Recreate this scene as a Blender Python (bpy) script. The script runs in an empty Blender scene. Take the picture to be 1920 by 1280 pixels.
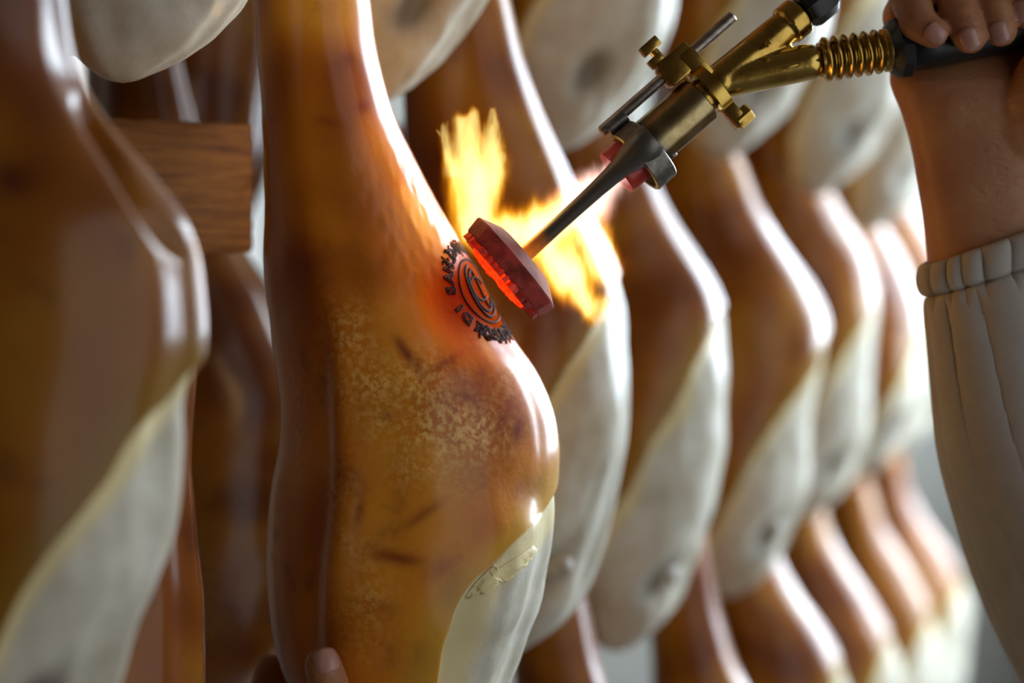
import bpy, bmesh, math, random
import numpy as np
from mathutils import Vector, Matrix
from mathutils.bvhtree import BVHTree

SC = bpy.context.scene
COL = SC.collection

# ------------------------------------------------------------------ camera, world, lights, exposure
FPX = 85.0 / 36.0 * 1920.0      # focal length in pixels of a 1920 wide frame
CAMD, EYE, HOR = 1.13, 1.5, 450.0
cam_data = bpy.data.cameras.new('camera')
cam_data.lens = 85.0
cam_data.sensor_width = 36.0
cam_data.shift_y = -(640.0 - HOR) / 1920.0
cam_data.dof.use_dof = True
cam_data.dof.focus_distance = 1.105
cam_data.dof.aperture_fstop = 4.0
cam_data.clip_start = 0.02
cam = bpy.data.objects.new('camera', cam_data)
cam.location = (0, -CAMD, EYE)
cam.rotation_euler = (math.pi / 2, 0, 0)
COL.objects.link(cam)
SC.camera = cam

world = bpy.data.worlds.new('room_ambient')
SC.world = world
world.use_nodes = True
world.node_tree.nodes['Background'].inputs[0].default_value = (0.97, 0.98, 1.0, 1)
world.node_tree.nodes['Background'].inputs[1].default_value = 1.9

SC.view_settings.view_transform = 'Standard'
SC.view_settings.look = 'None'
SC.view_settings.gamma = 1.0
SC.view_settings.use_curve_mapping = False
SC.view_settings.exposure = -0.85
SC.cycles.adaptive_threshold = 0.03
SC.cycles.max_bounces = 5
SC.cycles.diffuse_bounces = 2
SC.cycles.glossy_bounces = 3
SC.cycles.use_light_tree = False
SC.cycles.volume_bounces = 0
SC.cycles.caustics_reflective = False
SC.cycles.caustics_refractive = False

WALL_X, BACK_Y = 1.75, 6.2
WIN_Z0, WIN_Z1 = 1.25, 2.80
RIGHT_WINDOWS = [(0.92, 2.35), (2.55, 4.00), (4.20, 5.70)]       # spans along y of the daylight windows
BACK_WINDOWS = [(-1.75, -0.75)]                                  # spans along x


def daylight(name, loc, rot, sx, sy, radiance, col=(0.74, 0.87, 1.0)):
    l = bpy.data.lights.new(name, 'AREA')
    l.shape = 'RECTANGLE'
    l.size, l.size_y = sx, sy
    l.energy = radiance * sx * sy * math.pi
    l.color = col
    o = bpy.data.objects.new(name, l)
    o.location, o.rotation_euler = loc, rot
    COL.objects.link(o)
    return o


SKY = [33.0, 33.0, 33.0]
for (a, b), rad in zip(RIGHT_WINDOWS, SKY):
    daylight('window_daylight', (WALL_X + 0.05, (a + b) / 2, (WIN_Z0 + WIN_Z1) / 2), (0, math.pi / 2, 0),
             WIN_Z1 - WIN_Z0, b - a, rad)
for a, b in BACK_WINDOWS:
    daylight('window_daylight', ((a + b) / 2, BACK_Y + 0.05, (WIN_Z0 + WIN_Z1) / 2), (-math.pi / 2, 0, 0),
             b - a, WIN_Z1 - WIN_Z0, 1.3)


# ------------------------------------------------------------------ helpers
def W(px, py, y=0.0):
    """a point of the place that lies at depth y, measured off the photograph"""
    s = (y + CAMD) / FPX
    return Vector(((px - 960.0) * s, y, EYE + (HOR - py) * s))


PX = CAMD / FPX                   # one photograph pixel at y = 0, in metres


def sstep(a, b, x):
    t = np.clip((x - a) / (b - a), 0, 1)
    return t * t * (3 - 2 * t)


def waves(P, freq, seed, n=14):
    rng = np.random.RandomState(seed)
    out = np.zeros(P.shape[:-1])
    for _ in range(n):
        k = rng.normal(size=3)
        k = k / np.linalg.norm(k) * freq * rng.uniform(0.5, 1.5)
        out += np.sin(P @ k + rng.uniform(0, 6.28))
    return out / math.sqrt(n)


def spline(xs, ys, x):
    """smooth (monotone slope-limited cubic) interpolation"""
    xs = np.asarray(xs, float)
    ys = np.asarray(ys, float)
    h = np.diff(xs)
    dl = np.diff(ys) / h
    m = np.zeros_like(ys)
    m[0], m[-1] = dl[0], dl[-1]
    m[1:-1] = (dl[:-1] * h[1:] + dl[1:] * h[:-1]) / (h[1:] + h[:-1])
    x = np.clip(x, xs[0], xs[-1])
    i = np.clip(np.searchsorted(xs, x) - 1, 0, len(xs) - 2)
    t = (x - xs[i]) / h[i]
    return ((2*t**3 - 3*t**2 + 1) * ys[i] + (t**3 - 2*t**2 + t) * h[i] * m[i]
            + (-2*t**3 + 3*t**2) * ys[i+1] + (t**3 - t**2) * h[i] * m[i+1])


def tag(o, label=None, cat=None, group=None, kind=None):
    if label: o['label'] = label
    if cat: o['category'] = cat
    if group: o['group'] = group
    if kind: o['kind'] = kind
    return o


def empty(name, loc):
    o = bpy.data.objects.new(name, None)
    o.empty_display_size = 0.02
    o.location = loc
    COL.objects.link(o)
    return o


def link(name, me, mat=None, parent=None, smooth=True, loc=None):
    """link a mesh given in world coordinates; with loc the origin is moved there"""
    base = Vector(loc) if loc is not None else Vector((0, 0, 0))
    if parent is not None:
        base = Vector(parent.get('_base', (0, 0, 0)))
    me.transform(Matrix.Translation(-base))
    o = bpy.data.objects.new(name, me)
    if mat: me.materials.append(mat)
    if smooth:
        me.polygons.foreach_set('use_smooth', [True] * len(me.polygons))
    COL.objects.link(o)
    if parent is not None:
        o.parent = parent
    else:
        o.location = base
    o['_base'] = tuple(base)
    return o


def root(name, loc, label, cat, group=None):
    o = empty(name, loc)
    o['_base'] = tuple(loc)
    return tag(o, label, cat, group)


def me_from(verts, faces, name='mesh'):
    me = bpy.data.meshes.new(name)
    me.from_pydata([tuple(v) for v in verts], [], faces)
    me.update()
    return me


class MB:
    """collects shapes into one mesh"""
    def __init__(self): self.v, self.f = [], []

    def add(self, vs, fs):
        n = len(self.v)
        self.v += [Vector(v) for v in vs]
        self.f += [tuple(i + n for i in f) for f in fs]
        return self

    def lathe(self, origin, axis, prof, seg=32, caps=True, arc=None, ref=None):
        """prof: list of (distance along the axis, radius)"""
        a = Vector(axis).normalized()
        r = Vector(ref) if ref is not None else Vector((0, -1, 0))
        u = (r - a * r.dot(a)).normalized()
        w = a.cross(u)
        o = Vector(origin)
        vs, fs = [], []
        for t, rad in prof:
            for k in range(seg):
                an = 2 * math.pi * k / seg
                vs.append(o + a * t + (u * math.cos(an) + w * math.sin(an)) * rad)
        for i in range(len(prof) - 1):
            for k in range(seg):
                k2 = (k + 1) % seg
                fs.append((i*seg + k, i*seg + k2, (i+1)*seg + k2, (i+1)*seg + k))
        if caps:
            fs.append(tuple(range(seg))[::-1])
            fs.append(tuple((len(prof)-1)*seg + k for k in range(seg)))
        return self.add(vs, fs)

    def ring(self, origin, axis, t0, t1, r0, r1, seg=48):
        """hollow ring between radii r0 < r1"""
        e = min(0.0006, (r1 - r0) * 0.3)
        prof = [(t0, r0), (t0, r1 - e), (t0 + e, r1), (t1 - e, r1), (t1, r1 - e), (t1, r0), (t0, r0)]
        return self.lathe(origin, axis, prof, seg, caps=False)

    def capsule(self, p0, p1, r0, r1, seg=20, n=6):
        p0, p1 = Vector(p0), Vector(p1)
        L = (p1 - p0).length
        prof = []
        for i in range(n + 1):
            an = math.pi / 2 * i / n
            prof.append((-r0 * math.cos(an), max(r0 * math.sin(an), 1e-5)))
        for i in range(n + 1):
            an = math.pi / 2 * i / n
            prof.append((L + r1 * math.sin(an), max(r1 * math.cos(an), 1e-5)))
        return self.lathe(p0, p1 - p0 if L > 1e-9 else (0, 0, 1), prof, seg)

    def ball(self, c, r, scale=(1, 1, 1), seg=20, n=12):
        vs, fs = [], []
        for i in range(n + 1):
            th = math.pi * i / n
            for k in range(seg):
                ph = 2 * math.pi * k / seg
                s = max(math.sin(th), 1e-4)
                vs.append(Vector(c) + Vector((s*math.cos(ph)*scale[0], s*math.sin(ph)*scale[1], math.cos(th)*scale[2])) * r)
        for i in range(n):
            for k in range(seg):
                k2 = (k + 1) % seg
                fs.append((i*seg + k, (i+1)*seg + k, (i+1)*seg + k2, i*seg + k2))
        return self.add(vs, fs)

    def box(self, c, ax, ay, az, bev=0.0):
        """ax, ay, az: half axis vectors"""
        c, ax, ay, az = Vector(c), Vector(ax), Vector(ay), Vector(az)
        bm = bmesh.new()
        bmesh.ops.create_cube(bm, size=2)
        m = Matrix((ax, ay, az)).transposed()
        for v in bm.verts: v.co = c + m @ v.co
        if m.determinant() < 0:
            bmesh.ops.reverse_faces(bm, faces=bm.faces)
        if bev:
            bmesh.ops.bevel(bm, geom=list(bm.edges), offset=bev, segments=2, affect='EDGES', profile=0.6)
        bm.verts.index_update()
        self.add([v.co.copy() for v in bm.verts], [[v.index for v in f.verts] for f in bm.faces])
        bm.free()
        return self

    def tube(self, pts, rad, seg=8, closed=False):
        pts = [Vector(p) for p in pts]
        rads = rad if isinstance(rad, (list, tuple)) else [rad] * len(pts)
        n = len(pts)
        vs, fs = [], []
        t0 = (pts[1] - pts[0]).normalized()
        u = t0.orthogonal().normalized()
        for i in range(n):
            if closed:
                t = (pts[(i+1) % n] - pts[i-1]).normalized()
            else:
                t = (pts[min(i+1, n-1)] - pts[max(i-1, 0)]).normalized()
            u = (u - t * u.dot(t)).normalized()
            w = t.cross(u)
            for k in range(seg):
                an = 2 * math.pi * k / seg
                vs.append(pts[i] + (u*math.cos(an) + w*math.sin(an)) * rads[i])
        for i in range(n if closed else n - 1):
            j = (i + 1) % n
            for k in range(seg):
                k2 = (k + 1) % seg
                fs.append((i*seg + k, i*seg + k2, j*seg + k2, j*seg + k))
        if not closed:
            fs.append(tuple(range(seg))[::-1])
            fs.append(tuple((n-1)*seg + k for k in range(seg)))
        return self.add(vs, fs)

    def mesh(self, name='mesh'): return me_from(self.v, self.f, name)

    def build(self, name, mat, parent=None, loc=None, sharp=None):
        me = self.mesh(name)
        o = link(name, me, mat, parent, True, loc)
        if sharp is not None:
            me.set_sharp_from_angle(angle=math.radians(sharp))
        return o

    def remesh(self, voxel, smooth=6, factor=0.5):
        """one continuous closed surface around all the collected shapes"""
        o = bpy.data.objects.new('tmp', self.mesh())
        COL.objects.link(o)
        m = o.modifiers.new('r', 'REMESH')
        m.mode, m.voxel_size = 'VOXEL', voxel
        s = o.modifiers.new('s', 'SMOOTH')
        s.iterations, s.factor = smooth, factor
        dg = bpy.context.evaluated_depsgraph_get()
        me = bpy.data.meshes.new_from_object(o.evaluated_get(dg))
        bpy.data.objects.remove(o)
        return me


# ------------------------------------------------------------------ materials
class NT:
    def __init__(self, name):
        self.m = bpy.data.materials.new(name)
        self.m.use_nodes = True
        self.t = self.m.node_tree
        self.b = self.t.nodes['Principled BSDF']
        self.out = self.t.nodes['Material Output']

    def n(self, typ, ins=None, **kw):
        nd = self.t.nodes.new(typ)
        for k, v in kw.items(): setattr(nd, k, v)
        for k, v in (ins or {}).items(): self.set(nd.inputs[k], v)
        return nd

    def set(self, sock, v):
        if isinstance(v, bpy.types.NodeSocket): self.t.links.new(v, sock)
        elif isinstance(v, bpy.types.Node): self.t.links.new(v.outputs[0], sock)
        elif isinstance(v, (tuple, list)) and len(v) == 3 and sock.type == 'RGBA': sock.default_value = (*v, 1)
        else: sock.default_value = v

    def p(self, **kw):
        for k, v in kw.items(): self.set(self.b.inputs[k.replace('_', ' ')], v)
        return self

    def math(self, op, a, b=0.0, c=None, clamp=False):
        nd = self.n('ShaderNodeMath', operation=op, use_clamp=clamp)
        self.set(nd.inputs[0], a)
        self.set(nd.inputs[1], b)
        if c is not None: self.set(nd.inputs[2], c)
        return nd.outputs[0]

    def mix(self, f, a, b, mode='MIX'):
        nd = self.n('ShaderNodeMix', data_type='RGBA', blend_type=mode)
        self.set(nd.inputs[0], f)
        self.set(nd.inputs[6], a)
        self.set(nd.inputs[7], b)
        return nd.outputs[2]

    def coords(self, scale=(1, 1, 1), which='Object'):
        tc = self.n('ShaderNodeTexCoord')
        return self.n('ShaderNodeMapping', {'Vector': tc.outputs[which], 'Scale': scale}).outputs[0]

    def noise(self, scale, detail=4, rough=0.55, vec=None, dist=0.0):
        ins = {'Scale': scale, 'Detail': detail, 'Roughness': rough, 'Distortion': dist}
        if vec is not None: ins['Vector'] = vec
        return self.n('ShaderNodeTexNoise', ins).outputs['Fac']

    def ramp(self, fac, stops):
        nd = self.n('ShaderNodeValToRGB', {'Fac': fac})
        el = nd.color_ramp.elements
        while len(el) < len(stops): el.new(0.5)
        for e, (p, c) in zip(el, stops):
            e.position = p
            e.color = (*c, 1) if len(c) == 3 else c
        return nd.outputs[0]

    def step(self, v, a, b):
        nd = self.n('ShaderNodeMapRange', {'Value': v, 'From Min': a, 'From Max': b}, interpolation_type='SMOOTHSTEP')
        return nd.outputs[0]

    def attr(self, name): return self.n('ShaderNodeAttribute', attribute_name=name).outputs['Fac']

    def bump(self, h, strength=0.3, dist=0.001):
        self.p(Normal=self.n('ShaderNodeBump', {'Height': h, 'Strength': strength, 'Distance': dist}).outputs[0])
        return self


def simple(name, col, rough=0.5, metal=0.0, var=0.15, scale=60, bump=0.0, **kw):
    t = NT(name)
    c = t.coords()
    f = t.noise(scale, 5, 0.6, c)
    lo = tuple(x * (1 - var) for x in col)
    hi = tuple(min(1, x * (1 + var)) for x in col)
    t.p(Base_Color=t.ramp(f, [(0.3, lo), (0.7, hi)]), Roughness=rough, Metallic=metal, **kw)
    if bump: t.bump(t.noise(scale * 3, 4, 0.6, c), bump, 0.0006)
    return t.m


def ham_material():
    t = NT('cured_ham')
    c = t.coords()
    fat, edge, bruise, burn, pale, dark = [t.attr(a) for a in ('fat', 'edge', 'bruise', 'burn', 'pale', 'dark')]
    scorch = t.attr('scorch')
    n1 = t.attr('mottle')
    n2 = t.noise(40, 3, 0.62, c)
    n3 = t.noise(330, 2, 0.6, c)
    skin = t.ramp(n1, [(0.28, (0.36, 0.088, 0.004)), (0.5, (0.56, 0.170, 0.008)), (0.72, (0.74, 0.29, 0.022))])
    skin = t.mix(t.math('MULTIPLY', t.step(n2, 0.54, 0.72), 0.45), skin, (0.24, 0.060, 0.018))
    # pale dry speckle
    sp = t.math('MULTIPLY', t.step(n3, 0.36, 0.68), t.math('MULTIPLY', pale, t.step(n2, 0.22, 0.62)), clamp=True)
    skin = t.mix(t.math('MULTIPLY', sp, 0.75), skin, (0.98, 0.66, 0.20))
    skin = t.mix(t.math('MULTIPLY', bruise, t.step(n2, 0.12, 0.55)), skin, (0.20, 0.028, 0.008))
    skin = t.mix(t.math('MULTIPLY', burn, t.step(n2, 0.2, 0.55)), skin, (0.40, 0.16, 0.012))
    skin = t.mix(t.math('MULTIPLY', scorch, 0.9), skin, (0.19, 0.026, 0.005))
    skin = t.mix(t.math('MULTIPLY', edge, 0.6), skin, (0.60, 0.36, 0.028))
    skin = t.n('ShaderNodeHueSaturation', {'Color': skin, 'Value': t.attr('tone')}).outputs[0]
    f1 = n2
    white = t.ramp(f1, [(0.3, (0.52, 0.48, 0.36)), (0.55, (0.66, 0.63, 0.52)), (0.75, (0.74, 0.72, 0.64))])
    white = t.mix(t.math('MULTIPLY', t.step(n3, 0.70, 0.80), 0.35), white, (0.25, 0.22, 0.17))
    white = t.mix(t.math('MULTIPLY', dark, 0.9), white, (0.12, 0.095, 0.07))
    # the cut rim of the rind is cream yellow
    col = t.mix(t.step(fat, 0.3, 0.7), skin, white)
    col = t.mix(t.math('MULTIPLY', t.attr('lip'), 0.85), col, (0.82, 0.70, 0.36))
    rough = t.n('ShaderNodeMapRange', {'Value': n2, 'To Min': 0.40, 'To Max': 0.60}).outputs[0]
    t.p(Base_Color=col, Roughness=rough, Specular_IOR_Level=t.math('MULTIPLY', t.math('SUBTRACT', 1.0, scorch), 0.09), Coat_Weight=t.math('SUBTRACT', 0.92, t.math('ADD', t.math('MULTIPLY', fat, 0.62), t.math('MULTIPLY', scorch, 1.0)), clamp=True), Coat_Roughness=0.18, Coat_IOR=1.36,
        Subsurface_Weight=0.12, Subsurface_Radius=(1.0, 0.45, 0.15), Subsurface_Scale=0.006)
    h = t.math('ADD', t.math('MULTIPLY', n2, 0.9), t.math("MULTIPLY", n3, 0.34))
    t.bump(h, 0.40, 0.0012)
    return t.m


M_HAM = ham_material()
M_BONE = simple('bone', (0.50, 0.47, 0.40), 0.5, var=0.25, scale=120, bump=0.3)
M_CORD = simple('hemp_cord', (0.42, 0.33, 0.2), 0.9, bump=0.5, scale=300)
M_CHAR = simple('charred_rind', (0.016, 0.007, 0.004), 0.5, var=0.5, scale=500, bump=0.6, Specular_IOR_Level=0.06)
M_STEEL = simple('dark_steel', (0.34, 0.31, 0.27), 0.36, 0.9, 0.35, 220, 0.15)
M_ROD = simple('sooty_steel', (0.20, 0.19, 0.17), 0.42, 0.85, 0.4, 260, 0.2)
M_BLACK = simple('black_plastic', (0.012, 0.012, 0.013), 0.38, 0, 0.2, 200, 0.1)
M_WALL = simple('plaster_wall', (0.42, 0.41, 0.36), 0.9, 0, 0.05, 5)
M_DARKWALL = simple('dark_timber_wall', (0.10, 0.06, 0.035), 0.8, 0, 0.3, 9)
M_CEIL = simple('ceiling_boards', (0.14, 0.10, 0.07), 0.9, 0, 0.05, 5)
M_FLOOR = simple('concrete_floor', (0.13, 0.115, 0.10), 0.55, 0, 0.15, 6)
M_FRAME = simple('white_window_frame', (0.75, 0.75, 0.72), 0.5, 0, 0.04, 20)


def brass_material():
    t = NT('worn_brass')
    c = t.coords()
    n1 = t.noise(70, 5, 0.6, c)
    n2 = t.noise(420, 4, 0.6, c)
    col = t.ramp(n1, [(0.25, (0.26, 0.15, 0.03)), (0.5, (0.50, 0.33, 0.075)), (0.8, (0.62, 0.44, 0.12))])
    t.p(Base_Color=col, Metallic=1.0, Roughness=t.n('ShaderNodeMapRange', {'Value': n2, 'To Min': 0.14, 'To Max': 0.30}).outputs[0])
    t.bump(n2, 0.12, 0.0005)
    return t.m


def barrel_material(axis_o, axis_d, length):
    """burner tube: heat-tinted steel, red hot at the mouth"""
    t = NT('heated_burner_tube')
    g = t.n('ShaderNodeAttribute', attribute_name='hotness').outputs['Fac']
    c = t.coords()
    n1 = t.noise(90, 5, 0.6, c)
    cold = t.ramp(n1, [(0.3, (0.26, 0.19, 0.08)), (0.6, (0.46, 0.37, 0.19)), (0.8, (0.56, 0.48, 0.30))])
    col = t.mix(t.step(g, 0.45, 0.65), cold, (0.10, 0.095, 0.085))
    col = t.mix(t.step(g, 0.72, 0.80), col, (0.13, 0.02, 0.016))
    t.p(Base_Color=col, Metallic=t.math('SUBTRACT', 1.0, t.math('MULTIPLY', t.step(g, 0.70, 0.78), 0.8)),
        Roughness=0.27, Emission_Color=(1.0, 0.07, 0.05), Emission_Strength=t.math('MULTIPLY', t.step(g, 0.72, 0.95), 0.16))
    t.bump(n1, 0.1, 0.0006)
    return t.m


def hot_material(name, col, emis, strength, rough=0.55):
    t = NT(name)
    c = t.coords()
    n1 = t.noise(160, 5, 0.65, c)
    t.p(Base_Color=t.ramp(n1, [(0.3, tuple(x*0.55 for x in col)), (0.7, col)]), Roughness=rough,
        Emission_Color=emis, Emission_Strength=t.math('MULTIPLY', t.step(n1, 0.15, 0.75), strength))
    t.bump(n1, 0.3, 0.0006)
    return t.m


def wood_material():
    t = NT('old_spruce_wood')
    c = t.coords()
    g = t.noise(9, 5, 0.65, t.coords((1.2, 1.2, 26)), 0.6)
    g2 = t.noise(60, 4, 0.6, t.coords((1, 1, 16)), 0.2)
    col = t.ramp(g, [(0.30, (0.14, 0.045, 0.006)), (0.5, (0.36, 0.13, 0.016)), (0.7, (0.52, 0.21, 0.030))])
    col = t.mix(t.math('MULTIPLY', t.step(g2, 0.58, 0.72), 0.7), col, (0.05, 0.02, 0.008))
    t.p(Base_Color=col, Roughness=0.7, Specular_IOR_Level=0.15)
    t.bump(t.math('ADD', g2, g), 0.6, 0.0015)
    return t.m


def skin_material():
    t = NT('skin')
    c = t.coords()
    n1 = t.noise(28, 4, 0.6, c)
    n2 = t.noise(300, 4, 0.6, c)
    n3 = t.noise(95, 3, 0.55, t.coords((1, 1, 2.4)), 0.8)
    col = t.ramp(n1, [(0.3, (0.37, 0.140, 0.07)), (0.55, (0.44, 0.20, 0.092)), (0.75, (0.51, 0.26, 0.12))])
    t.p(Base_Color=col, Roughness=0.48, Subsurface_Weight=0.15, Subsurface_Radius=(1, 0.4, 0.2), Subsurface_Scale=0.006)
    h = t.math('ADD', t.math('MULTIPLY', n2, 0.35), t.math('MULTIPLY', t.step(n3, 0.45, 0.60), 0.6))
    t.bump(h, 0.35, 0.0008)
    return t.m


M_BRASS = brass_material()
M_WOOD = wood_material()
M_SKIN = skin_material()
M_NAIL = simple('fingernail', (0.50, 0.27, 0.22), 0.28, 0, 0.12, 200)
M_CLOTH = simple('white_cotton', (0.44, 0.405, 0.36), 0.85, 0, 0.06, 90, 0.2)
M_HEAD = hot_material('hot_iron', (0.15, 0.040, 0.030), (1.0, 0.07, 0.05), 0.20, 0.85)
M_GLOW = hot_material('glowing_iron', (0.5, 0.08, 0.03), (1.0, 0.020, 0.0015), 7.0)
M_EMBER = hot_material('cooling_iron', (0.35, 0.05, 0.03), (1.0, 0.03, 0.012), 0.7)


# ------------------------------------------------------------------ room shell
def slab(name, c, hx, hy, hz, mat):
    m = MB().box(c, (hx, 0, 0), (0, hy, 0), (0, 0, hz))
    o = m.build(name, mat, loc=c, sharp=30)
    return tag(o, kind='structure')


XL, YF = -2.6, -3.2
slab('floor', ((XL + WALL_X) / 2, (YF + BACK_Y) / 2, -0.05), (WALL_X - XL) / 2 + 0.2, (BACK_Y - YF) / 2 + 0.2, 0.05, M_FLOOR)
slab('ceiling', ((XL + WALL_X) / 2, (YF + BACK_Y) / 2, 3.05), (WALL_X - XL) / 2 + 0.2, (BACK_Y - YF) / 2 + 0.2, 0.05, M_CEIL)
slab('wall_left', (XL - 0.05, (YF + BACK_Y) / 2, 1.5), 0.05, (BACK_Y - YF) / 2, 1.5, M_DARKWALL)


slab('front_light_blocker', ((XL + 1.75) / 2, YF - 0.05, 1.5), (1.75 - XL) / 2, 0.05, 1.5, M_DARKWALL)  # unseen, added behind the lens to keep ambient light off the hams' left sides


def wall_with_windows(name, spans, lo, hi, place):
    """place(a, b, z0, z1, thickness) -> centre and half sizes"""
    m = MB()
    edges = [lo] + [e for s in spans for e in s] + [hi]
    for i in range(0, len(edges), 2):
        c, h = place(edges[i], edges[i+1], 0, 3.0)
        m.box(c, (h[0], 0, 0), (0, h[1], 0), (0, 0, h[2]))
    for a, b in spans:
        for z0, z1 in ((0, WIN_Z0), (WIN_Z1, 3.0)):
            c, h = place(a, b, z0, z1)
            m.box(c, (h[0], 0, 0), (0, h[1], 0), (0, 0, h[2]))
    tag(m.build(name, M_WALL, sharp=30), kind='structure')


PR = lambda a, b, z0, z1: ((WALL_X + 0.10, (a+b)/2, (z0+z1)/2), (0.10, (b-a)/2, (z1-z0)/2))
PB = lambda a, b, z0, z1: (((a+b)/2, BACK_Y + 0.10, (z0+z1)/2), ((b-a)/2, 0.10, (z1-z0)/2))
wall_with_windows('wall_right', RIGHT_WINDOWS, -0.35, BACK_Y, PR)      # nearer than this the wall is left out to let ambient fill in
wall_with_windows('wall_back', BACK_WINDOWS, XL, WALL_X, PB)
for i, (a, b, P) in enumerate([(a, b, PR) for a, b in RIGHT_WINDOWS] + [(a, b, PB) for a, b in BACK_WINDOWS]):
    m = MB()
    bars = [(a, a + 0.05, WIN_Z0, WIN_Z1), (b - 0.05, b, WIN_Z0, WIN_Z1), ((a+b)/2 - 0.025, (a+b)/2 + 0.025, WIN_Z0, WIN_Z1),
            (a, b, WIN_Z0, WIN_Z0 + 0.05), (a, b, WIN_Z1 - 0.05, WIN_Z1)]
    for q in bars:
        c, h = P(*q)
        c = list(c)
        h = list(h)
        k = 0 if P is PR else 1
        c[k] -= 0.075
        h[k] = 0.025
        m.box(c, (h[0], 0, 0), (0, h[1], 0), (0, 0, h[2]))
    tag(m.build('window_%d' % (i + 1), M_FRAME, sharp=30), kind='structure')

# ------------------------------------------------------------------ hams
# outline of a hanging ham, in photograph pixels at the focus distance; v is measured down from the widest place
GR_V = [-1400, -1130, -830, -690, -570, -490, -410, -330, -230, -140, -70, 0, 100, 190, 270, 330, 400, 470, 550, 620, 680, 720]
GR_X = [-430, -402, -352, -322, -282, -242, -192, -137, -82, -37, -12, 0, -5, -14, -22, -32, -50, -74, -104, -135, -168, -192]
GL_V = [-1400, -1130, -830, -630, -430, -350, -230, -70, 0, 70, 170, 290, 400, 500, 600, 680, 720]
GL_X = [-512, -537, -560, -547, -542, -545, -537, -527, -529, -542, -545, -538, -524, -505, -482, -458, -445]
GF_V = [-420, -213, -125, -7, 80, 155, 270, 375, 520]
GF_X = [60, -45, -97, -155, -206, -250, -316, -375, -420]
SECT = np.array([(-1.0, 0.0), (-0.90, 0.42), (-0.52, 0.93), (-0.05, 1.0), (0.42, 0.86), (0.77, 0.57), (0.90, 0.27), (1.0, -0.02),
                 (0.86, -0.50), (0.40, -0.88), (-0.15, -0.96), (-0.62, -0.78), (-0.92, -0.42)])


SECT_FLAT = np.array([(-1.0, 0.0), (-0.90, 0.42), (-0.52, 0.93), (-0.05, 1.0), (0.30, 0.90), (0.62, 0.66), (0.86, 0.38), (1.0, 0.0),
                      (0.86, -0.50), (0.40, -0.88), (-0.15, -0.96), (-0.62, -0.78), (-0.92, -0.42)])


def closed_curve(ctrl, n):
    k = len(ctrl)
    t = np.linspace(0, k, n, endpoint=False)
    i = t.astype(int)
    f = (t - i)[:, None]
    p0, p1, p2, p3 = ctrl[(i-1) % k], ctrl[i % k], ctrl[(i+1) % k], ctrl[(i+2) % k]
    return 0.5 * (2*p1 + (p2-p0)*f + (2*p0-5*p1+4*p2-p3)*f**2 + (3*p1-p0-3*p2+p3)*f**3)


HAM_TOPS = {}


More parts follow.
